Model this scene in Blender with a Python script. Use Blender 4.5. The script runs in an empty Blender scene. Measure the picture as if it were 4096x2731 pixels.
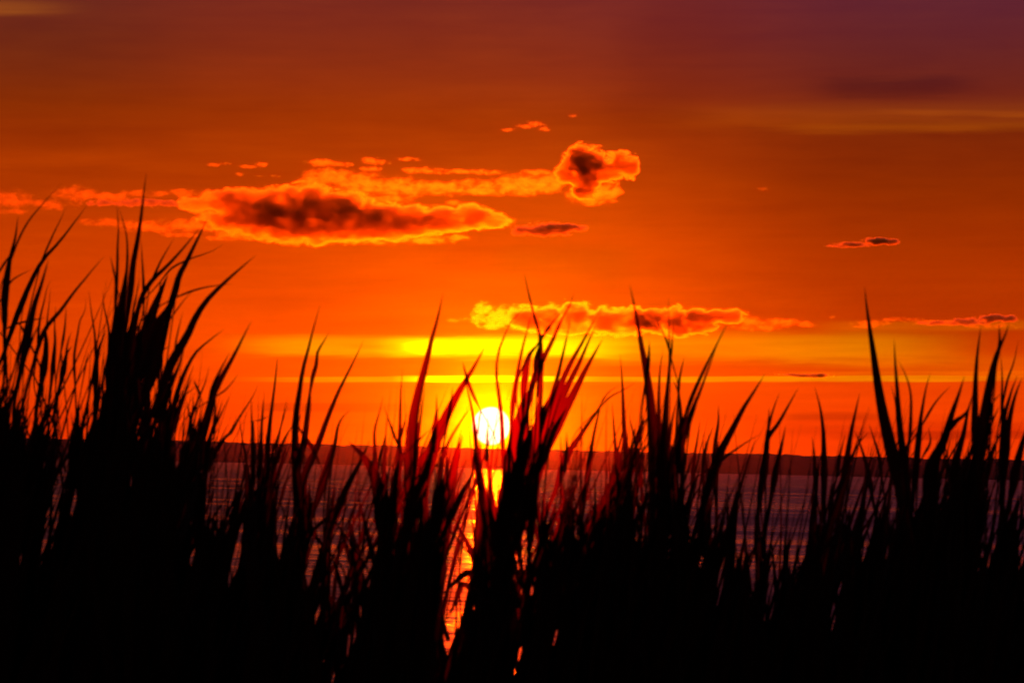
import bpy, bmesh, math, random
from mathutils import Vector, Matrix, noise

C = bpy.context.scene.collection
sc = bpy.context.scene
R_ = math.radians

# ------------------------------------------------------------------ camera
EYE = Vector((0.0, 0.0, 2.25))
HFOV = 16.0
FPX = 2048 / math.tan(R_(HFOV / 2))            # focal length in pixels of the 4096 px photograph
ALPHA = math.atan(0.0228)                      # the horizon drops to the right: camera roll
PITCH = math.atan(501.6 / FPX)
F_ = Vector((0, math.cos(PITCH), math.sin(PITCH)))
R0 = Vector((1, 0, 0)); U0 = R0.cross(F_).normalized()
RT = math.cos(ALPHA) * R0 + math.sin(ALPHA) * U0
UP = -math.sin(ALPHA) * R0 + math.cos(ALPHA) * U0

cam = bpy.data.cameras.new('camera')
cam.sensor_width = 36.0
cam.lens = 18.0 / math.tan(R_(HFOV / 2))
cam.clip_start = 0.1
cam.clip_end = 90000
cam.dof.use_dof = True
cam.dof.focus_distance = 1500.0
cam.dof.aperture_fstop = 15.0
co = bpy.data.objects.new('camera', cam)
co.matrix_world = Matrix(((RT.x, UP.x, -F_.x, EYE.x), (RT.y, UP.y, -F_.y, EYE.y), (RT.z, UP.z, -F_.z, EYE.z), (0, 0, 0, 1)))
C.objects.link(co)
sc.camera = co


def ray(px, py):
    """direction through a pixel of the photograph, depth 1 along the view axis"""
    return F_ + RT * ((px - 2048) / FPX) + UP * ((1365.5 - py) / FPX)


def at(px, py, depth):
    return EYE + ray(px, py) * depth


SUN = ray(1965, 1703).normalized()
SUN_EL = math.asin(SUN.z)
SUN_AZ = math.atan2(SUN.x, SUN.y)

# ------------------------------------------------------------------ render settings, exposure
sc.view_settings.view_transform = 'Standard'
sc.view_settings.look = 'None'
sc.view_settings.exposure = 0.0
sc.view_settings.gamma = 1.0
sc.cycles.use_denoising = True
sc.cycles.max_bounces = 12
sc.cycles.transmission_bounces = 8
sc.cycles.glossy_bounces = 3
sc.cycles.diffuse_bounces = 2
sc.cycles.volume_bounces = 8
sc.cycles.filter_width = 1.9
sc.cycles.transparent_max_bounces = 16
sc.cycles.sample_clamp_indirect = 6.0
sc.cycles.caustics_reflective = False
sc.cycles.caustics_refractive = True


# ------------------------------------------------------------------ node maths
class V:
    nt = None

    def __init__(s, sock):
        s.s = sock

    @staticmethod
    def m(op, *a):
        n = V.nt.nodes.new('ShaderNodeMath'); n.operation = op
        for i, x in enumerate(a):
            if isinstance(x, V):
                V.nt.links.new(x.s, n.inputs[i])
            else:
                n.inputs[i].default_value = float(x)
        return V(n.outputs[0])

    def __add__(s, o): return V.m('ADD', s, o)
    __radd__ = __add__
    def __sub__(s, o): return V.m('SUBTRACT', s, o)
    def __rsub__(s, o): return V.m('SUBTRACT', o, s)
    def __mul__(s, o): return V.m('MULTIPLY', s, o)
    __rmul__ = __mul__
    def __truediv__(s, o): return V.m('DIVIDE', s, o)
    def __neg__(s): return V.m('MULTIPLY', s, -1)


def vexp(a): return V.m('EXPONENT', a)
def vmax(a, b): return V.m('MAXIMUM', a, b)
def vmin(a, b): return V.m('MINIMUM', a, b)


def sstep(a, lo, hi):
    n = V.nt.nodes.new('ShaderNodeMapRange'); n.interpolation_type = 'SMOOTHERSTEP'
    V.nt.links.new(a.s, n.inputs[0])
    if lo < hi:
        n.inputs[1].default_value = lo; n.inputs[2].default_value = hi
    else:
        n.inputs[1].default_value = hi; n.inputs[2].default_value = lo
        n.inputs[3].default_value = 1; n.inputs[4].default_value = 0
    return V(n.outputs[0])


def gauss(a, c, w):
    d = (a - c) / w
    return vexp(-(d * d))


def combine(x, y, z):
    n = V.nt.nodes.new('ShaderNodeCombineXYZ')
    for i, q in enumerate((x, y, z)):
        if isinstance(q, V):
            V.nt.links.new(q.s, n.inputs[i])
        else:
            n.inputs[i].default_value = q
    return n.outputs[0]


def fbm(vec, scale, detail=4, rough=0.55, dist=0.0):
    n = V.nt.nodes.new('ShaderNodeTexNoise')
    V.nt.links.new(vec, n.inputs['Vector'])
    n.inputs['Scale'].default_value = scale
    n.inputs['Detail'].default_value = detail
    n.inputs['Roughness'].default_value = rough
    n.inputs['Distortion'].default_value = dist
    return V(n.outputs[0])


# ------------------------------------------------------------------ world: dusk sky
world = bpy.data.worlds.new('World')
sc.world = world
world.use_nodes = True
nt = world.node_tree
nt.nodes.clear()
V.nt = nt
tc = nt.nodes.new('ShaderNodeTexCoord')
sep = nt.nodes.new('ShaderNodeSeparateXYZ')
nt.links.new(tc.outputs['Generated'], sep.inputs[0])
dx, dy, dz = V(sep.outputs[0]), V(sep.outputs[1]), V(sep.outputs[2])
el = V.m('ARCSINE', dz) * 57.2958
az = V.m('ARCTAN2', dx, dy) * 57.2958
dot = dx * SUN.x + dy * SUN.y + dz * SUN.z
theta = V.m('ARCCOSINE', vmin(dot, 0.99999999)) * 57.2958
sun_disc_d = theta
u = az                              # degrees right of north
v = el - 0.0228 * az                # cloud decks tilt very slightly


def X(x): return (x - 1176) / 146.0            # photo column (2352 px wide) -> azimuth in degrees
def Y(y): return (1072 - y) / 146.0            # photo row -> elevation in degrees


t = V.m('SQRT', vmax(el, 0) / 90)
ramp = nt.nodes.new('ShaderNodeValToRGB')
nt.links.new(t.s, ramp.inputs[0])
stops = [(0, .80, .030, .0004), (.6, .86, .040, .0002), (1.5, .88, .058, 0), (2.4, .78, .056, 0), (3.4, .62, .049, 0), (4.5, .42, .038, .0002),
         (5.5, .30, .029, .0012), (6.5, .22, .0235, .007), (7.5, .18, .022, .014), (12, .24, .045, .034),
         (25, .18, .050, .055), (90, .035, .03, .08)]
cr = ramp.color_ramp
while len(cr.elements) < len(stops):
    cr.elements.new(0.5)
for e, (d, r, g, b) in zip(cr.elements, stops):
    e.position = math.sqrt(d / 90)
for e, (d, r, g, b) in zip(cr.elements, stops):
    e.color = (r, g, b, 1)
srgb = nt.nodes.new('ShaderNodeSeparateXYZ')
nt.links.new(ramp.outputs[0], srgb.inputs[0])
r, g, b = V(srgb.outputs[0]), V(srgb.outputs[1]), V(srgb.outputs[2])

# darker away from the sun and at the right of it
side = 1 - 0.36 * sstep(u, 0.5, 6.5) * sstep(v, 0.5, 2.6) - 0.10 * sstep(u, -4, -8)
back = 1 - 0.75 * sstep(theta, 25, 110)
r = r * side * back
g = g * side * back
b = b * back * (1 + 0.9 * sstep(u, -3.0, 8.0)) + 0.003 * sstep(v, 4.8, 8.0) * sstep(u, -3.0, 8.0)
g = g * (1 + 0.22 * sstep(v, 4.8, 7.0) * sstep(u, 2.0, 7.0))
r = r * (1 - 0.20 * sstep(u, -3.5, -8.0) * sstep(v, 4.5, 7.0))
# glow round the sun
broad = gauss(theta, 0, 3.6)
r = r + 0.45 * broad + 5.0 * vexp(-theta / 0.6)
g = g + 0.040 * broad + 0.21 * vexp(-theta / 1.1) + 2.8 * vexp(-theta / 0.37)

# slow mottling of thin haze and cirrus
vec = combine(u * 0.35, v * 1.6, 0.0)
mott = fbm(vec, 1.0, 5, 0.6, 0.3)
r = r * (0.80 + 0.40 * mott)
g = g * (0.72 + 0.56 * mott)
vec2 = combine(u * 0.5, v * 6.0, 4.0)
strk = fbm(vec2, 1.0, 5, 0.55, 0.2)
r = r * (0.90 + 0.20 * strk)
g = g * (0.82 + 0.36 * strk)
wob = (strk - 0.5) * 0.26


def band(y0, half, x0, x1, x2, x3, R, G, soft=0.75, tilt=0.0):
    """a thin stratus layer between elevation Y(y0+half) and Y(y0-half), fading in x0..x1 and out x2..x3"""
    global r, g
    d = V.m('ABSOLUTE', v + wob * min(1.0, half / 22) - Y(y0) - tilt * u)
    m = sstep(d, half / 146 * (1 + soft), half / 146 * (1 - soft))
    if x0 is not None:
        m = m * sstep(u, X(x0), X(x1))
    if x2 is not None:
        m = m * sstep(u, X(x3), X(x2))
    m = m * (0.45 + 1.1 * strk)
    r = r + R * m
    g = g + G * m


band(795, 20, 420, 760, 900, 1500, .10, .20)
band(795, 20, 820, 1020, 1180, 1560, .3, .75)
band(800, 30, 1150, 1400, 1900, 2352, .15, .14)
band(797, 9, 900, 970, 985, 1030, .3, .6, .6)
band(871, 6, 440, 900, 2000, 2500, .12, .17, .5)
band(870, 7, 880, 1010, 1180, 1420, .3, .85, .5)
band(750, 10, 1800, 2000, None, None, .10, .045, .9)
band(838, 20, 1900, 2100, None, None, .05, .03, .9)
band(860, 6, 1700, 1900, None, None, .10, .05, .9)
band(936, 9, 560, 640, 900, 1100, -.28, -.02, .6)
band(958, 8, 1760, 1860, 1960, 2080, -.22, -.016, .8)
band(1000, 9, 1850, 2050, None, None, -.22, -.014, .6)
band(985, 14, 1700, 1900, None, None, -.10, -.01, .9)
band(272, 26, 1380, 1700, None, None, .07, .016, .95, 0.0)
band(237, 6, 1900, 2150, None, None, .06, .014, .95, -.03)
band(300, 10, 1700, 1900, None, None, .05, .014, .9, 0.0)
band(205, 20, 1800, 1950, 2100, 2300, -.05, -.006, .9)
band(30, 16, None, None, -60, 260, .12, .035, .98)
band(370, 18, None, None, 200, 460, .05, .006, .95)
# shadow the towering cloud throws up through the haze
beam_u = u - X(1360) - (v - Y(330)) * 0.22
beam = sstep(beam_u, -0.8, 0.9) * sstep(beam_u, 2.8, 0.8) * sstep(v, Y(360), Y(290))
r = r * (1 - 0.13 * beam)
g = g * (1 - 0.18 * beam)
b = b * (1 - 0.12 * beam)
beam2 = sstep(u - X(1120), -0.3, 0.5) * sstep(u - X(1330), 1.2, 0.3) * sstep(v, Y(700), Y(600)) * sstep(v, Y(540), Y(590))
r = r * (1 - 0.10 * beam2)
# nothing shines from below the horizon
low = sstep(el, -0.6, -0.05)
r = vmax(r, 0) * low
g = vmax(g, 0) * low
b = vmax(b, 0) * low
# the disc of the sun
disc = sstep(theta, 0.315, 0.265)
r = r + 2 * disc
g = g + 0.9 * disc
b = b + 1.3 * disc
comb = nt.nodes.new('ShaderNodeCombineXYZ')
for i, q in enumerate((r, g, b)):
    nt.links.new(q.s, comb.inputs[i])
bg = nt.nodes.new('ShaderNodeBackground')
nt.links.new(comb.outputs[0], bg.inputs[0])
bg.inputs[1].default_value = 1.0
# physical dusk sky added under it, very faint
sky = nt.nodes.new('ShaderNodeTexSky')
sky.sky_type = 'NISHITA'
sky.sun_disc = False
sky.sun_elevation = SUN_EL
sky.sun_rotation = SUN_AZ
sky.air_density = 2.0
sky.dust_density = 6.0
bg2 = nt.nodes.new('ShaderNodeBackground')
nt.links.new(sky.outputs[0], bg2.inputs[0])
bg2.inputs[1].default_value = 0.0004
add = nt.nodes.new('ShaderNodeAddShader')
nt.links.new(bg.outputs[0], add.inputs[0])
nt.links.new(bg2.outputs[0], add.inputs[1])
wo = nt.nodes.new('ShaderNodeOutputWorld')
nt.links.new(add.outputs[0], wo.inputs[0])
world.cycles.sampling_method = 'MANUAL'
world.cycles.sample_map_resolution = 2048

# ------------------------------------------------------------------ sun lamp
sl = bpy.data.lights.new('sun', 'SUN')
sl.energy = 0.9
sl.angle = R_(0.53)
sl.color = (1.0, 0.045, 0.0)
so = bpy.data.objects.new('sun', sl)
so.rotation_euler = (-SUN).to_track_quat('-Z', 'Y').to_euler()
so.location = (0, 0, 30)
C.objects.link(so)


# ------------------------------------------------------------------ helpers
def tag(o, label=None, cat=None, group=None, kind=None):
    if label: o['label'] = label
    if cat: o['category'] = cat
    if group: o['group'] = group
    if kind: o['kind'] = kind
    return o


def mesh(name, verts, faces, mat=None, parent=None, smooth=True):
    me = bpy.data.meshes.new(name)
    me.from_pydata(verts, [], faces)
    me.update()
    if smooth:
        me.polygons.foreach_set('use_smooth', [True] * len(me.polygons))
    if mat: me.materials.append(mat)
    o = bpy.data.objects.new(name, me)
    C.objects.link(o)
    if parent: o.parent = parent
    return o


def new_mat(name):
    m = bpy.data.materials.new(name); m.use_nodes = True
    m.node_tree.nodes.clear()
    V.nt = m.node_tree
    return m, m.node_tree


def out(nt, sock, kind='Surface'):
    o = nt.nodes.new('ShaderNodeOutputMaterial')
    nt.links.new(sock, o.inputs[kind])
    return o


# ------------------------------------------------------------------ water
m_water, nt = new_mat('water')
geo = nt.nodes.new('ShaderNodeNewGeometry')
sp = nt.nodes.new('ShaderNodeSeparateXYZ'); nt.links.new(geo.outputs['Position'], sp.inputs[0])
px, py = V(sp.outputs[0]), V(sp.outputs[1])
w1 = fbm(combine(px * 0.55, py * 1.2, 0.0), 1.0, 3, 0.55, 0.4)
w2 = fbm(combine(px * 0.03, py * 0.16, 3.0), 1.0, 3, 0.6, 0.3)
w3 = fbm(combine(px * 2.2, py * 4.0, 7.0), 1.0, 2, 0.5, 0.0)
hgt = (w1 * 0.30 + w2 * 1.1 + w3 * 0.05) * vmin(1 + py * 0.006, 4)
bump = nt.nodes.new('ShaderNodeBump')
bump.inputs['Strength'].default_value = 1.0
bump.inputs['Distance'].default_value = 1.0
nt.links.new(hgt.s, bump.inputs['Height'])
pr = nt.nodes.new('ShaderNodeBsdfPrincipled')
pr.inputs['Base Color'].default_value = (.012, .012, .018, 1)
wp = fbm(combine(px * 0.012, py * 0.07, 2.0), 1.0, 7, .65, .4)
rg = 0.16 + 0.30 * sstep(wp, .36, .62)
nt.links.new(rg.s, pr.inputs['Roughness'])
pr.inputs['IOR'].default_value = 1.33
nt.links.new(bump.outputs[0], pr.inputs['Normal'])
out(nt, pr.outputs[0])
verts = []; faces = []
ys = [15, 20, 40, 90, 200, 500, 1200, 2600, 4600, 6500]
xs = [-7000, -3000, -900, -200, 0, 200, 900, 3000, 7000]
for yy in ys:
    for xx in xs: verts.append((xx, yy, 0.0))
nx = len(xs)
for j in range(len(ys) - 1):
    for i in range(nx - 1):
        a = j * nx + i
        faces.append((a, a + 1, a + nx + 1, a + nx))
tag(mesh('water', verts, faces, m_water, smooth=False), kind='structure')

# ------------------------------------------------------------------ ground sheet (bank under the reeds, lake bed, land beyond)
m_ground, nt = new_mat('ground')
geo = nt.nodes.new('ShaderNodeNewGeometry')
n1 = nt.nodes.new('ShaderNodeTexNoise'); n1.inputs['Scale'].default_value = 1.7; n1.inputs['Detail'].default_value = 6
nt.links.new(geo.outputs['Position'], n1.inputs['Vector'])
rp = nt.nodes.new('ShaderNodeValToRGB'); nt.links.new(n1.outputs[0], rp.inputs[0])
rp.color_ramp.elements[0].color = (.035, .026, .016, 1); rp.color_ramp.elements[1].color = (.09, .07, .04, 1)
pr = nt.nodes.new('ShaderNodeBsdfPrincipled'); nt.links.new(rp.outputs[0], pr.inputs[0]); pr.inputs['Roughness'].default_value = .9
bp = nt.nodes.new('ShaderNodeBump'); bp.inputs['Distance'].default_value = .08; nt.links.new(n1.outputs[0], bp.inputs['Height'])
nt.links.new(bp.outputs[0], pr.inputs['Normal'])
out(nt, pr.outputs[0])
verts = []; faces = []
xs = [-8000, -3000, -800] + list(range(-60, 61, 3)) + [800, 3000, 8000]
prof = [(-8000, .9), (-500, .8), (-40, .7), (-10, .62), (-3, .6), (0, .55), (3, .5), (6, .38), (9, .25), (12, .12), (15, .03), (18, -.12), (22, -.5), (30, -1.2), (60, -2), (4400, -2), (4520, -.6), (4560, .6), (7000, 3), (9000, 3)]
for (yy, zz) in prof:
    for xx in xs:
        w = 0.10 * noise.noise(Vector((xx * .31, yy * .27, 0))) if abs(xx) < 80 and -50 < yy < 60 else 0
        verts.append((xx, yy, zz + w))
nx = len(xs)
for j in range(len(prof) - 1):
    for i in range(nx - 1):
        a = j * nx + i
        faces.append((a, a + 1, a + nx + 1, a + nx))
tag(mesh('ground', verts, faces, m_ground), kind='structure')

# ------------------------------------------------------------------ far wooded shore
m_hill, nt = new_mat('far_wood')
geo = nt.nodes.new('ShaderNodeNewGeometry')
n1 = nt.nodes.new('ShaderNodeTexNoise'); n1.inputs['Scale'].default_value = .06; n1.inputs['Detail'].default_value = 5
nt.links.new(geo.outputs['Position'], n1.inputs['Vector'])
rp = nt.nodes.new('ShaderNodeValToRGB'); nt.links.new(n1.outputs[0], rp.inputs[0])
rp.color_ramp.elements[0].color = (.018, .026, .014, 1); rp.color_ramp.elements[1].color = (.04, .045, .024, 1)
pr = nt.nodes.new('ShaderNodeBsdfPrincipled'); nt.links.new(rp.outputs[0], pr.inputs[0]); pr.inputs['Roughness'].default_value = .95
pr.inputs['Specular IOR Level'].default_value = 0.1
out(nt, pr.outputs[0])
verts = []; faces = []
NX = 1500; NY = 14
for j in range(NY):
    f = j / (NY - 1)
    for i in range(NX):
        xx = -2600 + 5200 * i / (NX - 1)
        yy = 4520 + 700 * f + 25 * noise.noise(Vector((xx * .004, 1.3, 0)))
        base = 27.0 + 2.0 * noise.noise(Vector((xx * .0016, 4.0, 0))) + 1.2 * noise.noise(Vector((xx * .008, 9.0, 0)))
        base *= 1 - max(0, abs(xx) - 1900) / 900
        prof_ = min(1, f * 1.9) ** 0.7 if f < .6 else 1 - (f - .6) * .8
        canopy = 2.2 * noise.fractal(Vector((xx * .055, yy * .055, 0)), 1.0, 2.0, 4) + .5 * noise.noise(Vector((xx * .21, yy * .2, 5)))
        z = -0.4 + base * prof_ + (canopy if j > 0 else 0)
        if j > 0: z = max(z, .6)
        verts.append((xx, yy, z * (5.0 / 5.0)))
for j in range(NY - 1):
    for i in range(NX - 1):
        a = j * NX + i
        faces.append((a, a + 1, a + NX + 1, a + NX))
tag(mesh('hills', verts, faces, m_hill), kind='structure')

# ------------------------------------------------------------------ clouds: closed bodies of droplets, lit from behind by the sun
DCL = 14000.0


def cloud_mat(name, dens, col, g_, scale, lo, hi, ell, rough, amp):
    """density: a soft field round each puff, torn by noise"""
    m, nt = new_mat(name)
    tc_ = nt.nodes.new('ShaderNodeTexCoord')
    P = tc_.outputs['Object']
    f = None
    for (c, r3) in ell:
        a = nt.nodes.new('ShaderNodeVectorMath'); a.operation = 'SUBTRACT'
        nt.links.new(P, a.inputs[0]); a.inputs[1].default_value = c
        d = nt.nodes.new('ShaderNodeVectorMath'); d.operation = 'DIVIDE'
        nt.links.new(a.outputs[0], d.inputs[0]); d.inputs[1].default_value = r3
        l = nt.nodes.new('ShaderNodeVectorMath'); l.operation = 'DOT_PRODUCT'
        nt.links.new(d.outputs[0], l.inputs[0]); nt.links.new(d.outputs[0], l.inputs[1])
        q = 1 - V(l.outputs['Value'])
        f = q if f is None else V.m('SMOOTH_MAX', f, q, .35)
    mp = nt.nodes.new('ShaderNodeMapping'); nt.links.new(P, mp.inputs[0])
    mp.inputs['Scale'].default_value = (1, 1, 1.7)
    nz = fbm(mp.outputs[0], scale, 5, rough, .35)
    k = sstep(f + (nz - .5) * amp, lo, hi)
    d = k * k * dens
    pv = nt.nodes.new('ShaderNodeVolumePrincipled')
    nt.links.new(d.s, pv.inputs['Density'])
    pv.inputs['Color'].default_value = (*col, 1)
    pv.inputs['Anisotropy'].default_value = g_
    out(nt, pv.outputs[0], 'Volume')
    m.cycles.volume_step_rate = 0.25
    return m


def cloud(blobs, label, dens=.06, col=(1, .95, .35), seed=0, g_=0.95, lo=.1, hi=1.3, scale=1 / 45, dist=DCL, rough=.6, amp=3.6):
    """blobs: ellipses (x, y, rx, ry) in photo pixels (2352 wide) at one distance"""
    k = dist / (FPX / 1.7415)              # metres per pixel there
    cx = sum(q[0] for q in blobs) / len(blobs); cy = sum(q[1] for q in blobs) / len(blobs)
    c0 = at(cx * 1.7415, cy * 1.7415, dist)
    bm = bmesh.new()
    rnd = random.Random(seed)
    ell = []
    for (x, y, rx, ry) in blobs:
        p = at(x * 1.7415, y * 1.7415, dist) - c0
        p.y += rnd.uniform(-.3, .3) * ry * k
        r3 = Vector((rx * k, max(ry * 1.3, min(rx, ry * 2) * .9) * k, ry * k)) * 1.12
        ell.append((tuple(p), tuple(r3)))
        mt = Matrix.Translation(p) @ Matrix.Diagonal((r3.x * 1.35, r3.y * 1.35, r3.z * 1.35, 1))
        bmesh.ops.create_icosphere(bm, subdivisions=3, radius=1.0, matrix=mt)
    me = bpy.data.meshes.new('cloud'); bm.to_mesh(me); bm.free()
    o = bpy.data.objects.new('cloud', me); o.location = c0; C.objects.link(o)
    rm = o.modifiers.new('join', 'REMESH'); rm.mode = 'VOXEL'
    rm.voxel_size = max(1.6, min(4.0, min(q[3] for q in blobs) / 2.5)) * k
    me.materials.append(cloud_mat('cloud_droplets', dens, col, g_, scale, lo, hi, ell, rough, amp))
    return tag(o, label, 'cloud', 'lit clouds over the far shore')


cloud([(1345, 385, 50, 46), (1328, 370, 36, 34), (1425, 376, 38, 28), (1345, 425, 34, 34), (1390, 395, 40, 24), (1446, 385, 22, 24), (1298, 398, 24, 24)],
      'small towering cloud with dark heart and glowing rim high above the sun', seed=1, dens=.09, hi=.7, lo=-.1, amp=3.6)
cloud([(1375, 445, 48, 26), (1330, 452, 34, 18), (1405, 436, 30, 28), (1360, 466, 50, 8)],
      'soft orange cloud base hanging under the small towering cloud', seed=11, dens=0.0121)
cloud([(450, 468, 40, 16), (540, 466, 70, 32), (620, 488, 95, 46), (700, 482, 90, 52), (780, 492, 90, 48), (860, 508, 90, 40), (940, 510, 80, 34), (1010, 505, 70, 30), (1080, 500, 60, 26), (1120, 505, 50, 18), (700, 520, 150, 36), (830, 528, 140, 24), (560, 505, 90, 30)],
      'long dark red cloud with bright edges, the largest in the sky', seed=3, dens=.056, scale=1 / 60, lo=-.2, hi=.6, amp=3.3)
cloud([(700, 548, 130, 14), (850, 552, 140, 12), (960, 545, 110, 16), (1040, 545, 60, 9), (560, 540, 90, 12)],
      'thin bright orange underside trailing below the long dark cloud', seed=31, dens=0.0110)
cloud([(20, 460, 70, 26), (110, 470, 70, 16), (180, 445, 70, 22), (250, 452, 60, 16), (330, 446, 90, 12), (420, 445, 90, 12), (30, 485, 60, 10)],
      'ragged orange cloud at the left edge above the tallest reeds', seed=4, dens=0.006, scale=1 / 45)
cloud([(240, 467, 60, 9), (310, 464, 60, 12), (370, 468, 50, 10)],
      'narrow dark streak of cloud behind the upright reed tips at left', seed=41, g_=.76, dens=.08)
cloud([(250, 512, 80, 12), (340, 520, 90, 18), (440, 515, 80, 22), (520, 545, 60, 10), (420, 540, 60, 8)],
      'loose orange cloud bank below the narrow dark streak at left', seed=5, dens=0.006, scale=1 / 45)
cloud([(760, 405, 70, 24), (720, 415, 40, 24), (830, 422, 80, 28), (920, 430, 90, 26), (1010, 432, 100, 20), (1110, 430, 90, 22), (1200, 425, 90, 28), (1260, 420, 60, 28), (810, 450, 60, 16), (890, 458, 60, 14), (1040, 466, 40, 7)],
      'bright golden sheet of cloud above the long dark cloud', seed=6, dens=0.0088, scale=1 / 40)
cloud([(860, 371, 40, 10), (740, 374, 46, 12), (790, 378, 30, 7), (940, 366, 40, 6), (970, 392, 70, 9), (850, 388, 34, 8), (1050, 395, 60, 7), (1228, 396, 44, 9), (1110, 396, 50, 8)],
      'row of small golden cloud tufts topping the golden sheet', seed=7, dens=0.0110, scale=1 / 32)
cloud([(1262, 526, 62, 17), (1210, 531, 40, 12), (1300, 524, 46, 12)],
      'small dark cloud with an orange crest right of the long dark cloud', seed=8, g_=.80, dens=.11, lo=0, hi=1.1)
cloud([(1225, 285, 28, 9), (1205, 290, 22, 7), (1250, 297, 18, 6)], 'tiny golden cloud tuft alone in the upper middle of the sky', seed=9, dens=0.0110, scale=1 / 30)
cloud([(1168, 298, 20, 6)], 'smallest golden fleck just left of the tiny upper tuft', seed=91, dens=0.0110, scale=1 / 30)
cloud([(1318, 266, 15, 5)], 'orange fleck of cloud highest over the towering cloud', seed=10, dens=0.0099, scale=1 / 30)
cloud([(490, 378, 24, 6), (515, 376, 16, 5)], 'leftmost of the golden flecks above the long dark cloud', seed=12, dens=0.0099, scale=1 / 30)
cloud([(562, 382, 20, 6), (598, 378, 18, 8), (580, 383, 20, 5)], 'brighter golden fleck between the leftmost fleck and the tuft row', seed=13, dens=0.0110, scale=1 / 30)
cloud([(550, 401, 16, 5), (635, 405, 14, 4), (600, 404, 20, 3)], 'faint orange fleck lying under the brighter golden fleck', seed=14, dens=0.0077, scale=1 / 30)
cloud([(1110, 712, 32, 22), (1150, 728, 44, 30), (1100, 735, 24, 14), (1190, 730, 40, 34), (1130, 748, 36, 12)],
      'brilliant yellow puff at the left end of the low cloud bank', seed=2, dens=0.024, scale=1 / 34)
cloud([(1220, 733, 50, 30), (1262, 735, 46, 34), (1320, 728, 44, 36), (1390, 738, 56, 34), (1450, 738, 44, 32), (1300, 752, 90, 16)],
      'orange billowing middle of the low cloud bank with a yellow rim', seed=21, dens=.055, scale=1 / 50, lo=-.1, hi=.75)
cloud([(1500, 735, 50, 26), (1555, 740, 46, 34), (1600, 738, 50, 30), (1660, 726, 54, 18)],
      'dark orange right end of the low cloud bank', seed=22, dens=.085, scale=1 / 55, lo=-.1, hi=.7)
cloud([(1725, 738, 50, 14), (1790, 740, 50, 14), (1845, 745, 40, 9), (1740, 752, 70, 10)],
      'wispy orange cloud tail right of the low cloud bank', seed=23, dens=0.0077, scale=1 / 40)
cloud([(1040, 735, 22, 6), (1065, 733, 16, 6)], 'little yellow wisp left of the brilliant yellow puff', seed=24, dens=0.0077, scale=1 / 30)
cloud([(1912, 727, 11, 6)], 'single tiny round puff between the cloud tail and the right bank', seed=25, dens=0.0066, scale=1 / 30)
cloud([(2000, 742, 54, 10), (2080, 734, 70, 8), (2150, 742, 80, 9), (2280, 748, 90, 8), (1985, 750, 40, 6)],
      'flat orange cloud bank reaching the right edge of the sky', seed=26, dens=0.0077, scale=1 / 40)
cloud([(2160, 742, 60, 7), (2230, 737, 60, 11), (2290, 731, 60, 12)],
      'dark red streak lying in the flat right cloud bank', seed=27, g_=.76, dens=.14, scale=1 / 50)
cloud([(1960, 561, 44, 7), (2022, 554, 42, 10), (1925, 566, 30, 4)], 'lone dark wisp of cloud in the clear right sky', seed=28, g_=.76, dens=.22, lo=-.2)
cloud([(1862, 862, 50, 5), (1825, 860, 40, 3)], 'dark sliver of cloud low over the right reeds', seed=29, g_=.76, dens=.3, lo=-.3)
cloud([(1755, 433, 20, 6)], 'faint orange fleck in the empty sky right of the towering cloud', seed=30, dens=.004, scale=1 / 30)

# ------------------------------------------------------------------ reeds
def leaf_mat(name, col, tcol, tf):
    m, nt = new_mat(name)
    tc_ = nt.nodes.new('ShaderNodeTexCoord')
    n1 = nt.nodes.new('ShaderNodeTexNoise'); n1.inputs['Scale'].default_value = 14; n1.inputs['Detail'].default_value = 4
    nt.links.new(tc_.outputs['Object'], n1.inputs['Vector'])
    mx = nt.nodes.new('ShaderNodeMix'); mx.data_type = 'RGBA'
    nt.links.new(n1.outputs[0], mx.inputs[0])
    mx.inputs[6].default_value = (*[c * .6 for c in col], 1); mx.inputs[7].default_value = (*[c * 1.4 for c in col], 1)
    df = nt.nodes.new('ShaderNodeBsdfDiffuse'); nt.links.new(mx.outputs[2], df.inputs[0])
    # sunlight passing through a leaf keeps close to its own direction
    rf = nt.nodes.new('ShaderNodeBsdfRefraction'); rf.inputs['Color'].default_value = (*tcol, 1)
    rf.inputs['Roughness'].default_value = 0.95; rf.inputs['IOR'].default_value = 1.03
    ms = nt.nodes.new('ShaderNodeMixShader'); ms.inputs[0].default_value = tf
    nt.links.new(df.outputs[0], ms.inputs[1]); nt.links.new(rf.outputs[0], ms.inputs[2])
    out(nt, ms.outputs[0])
    return m


M_LEAF = leaf_mat('reed_leaf', (.028, .03, .012), (.045, .0006, .0), .05)
M_STEM = leaf_mat('reed_stem', (.05, .045, .02), (.045, .0006, .0), .04)
PXM = FPX / 1.0
GROUND = lambda y: .45 - .03 * y if y < 14 else .03 - .04 * (y - 14)


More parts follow.
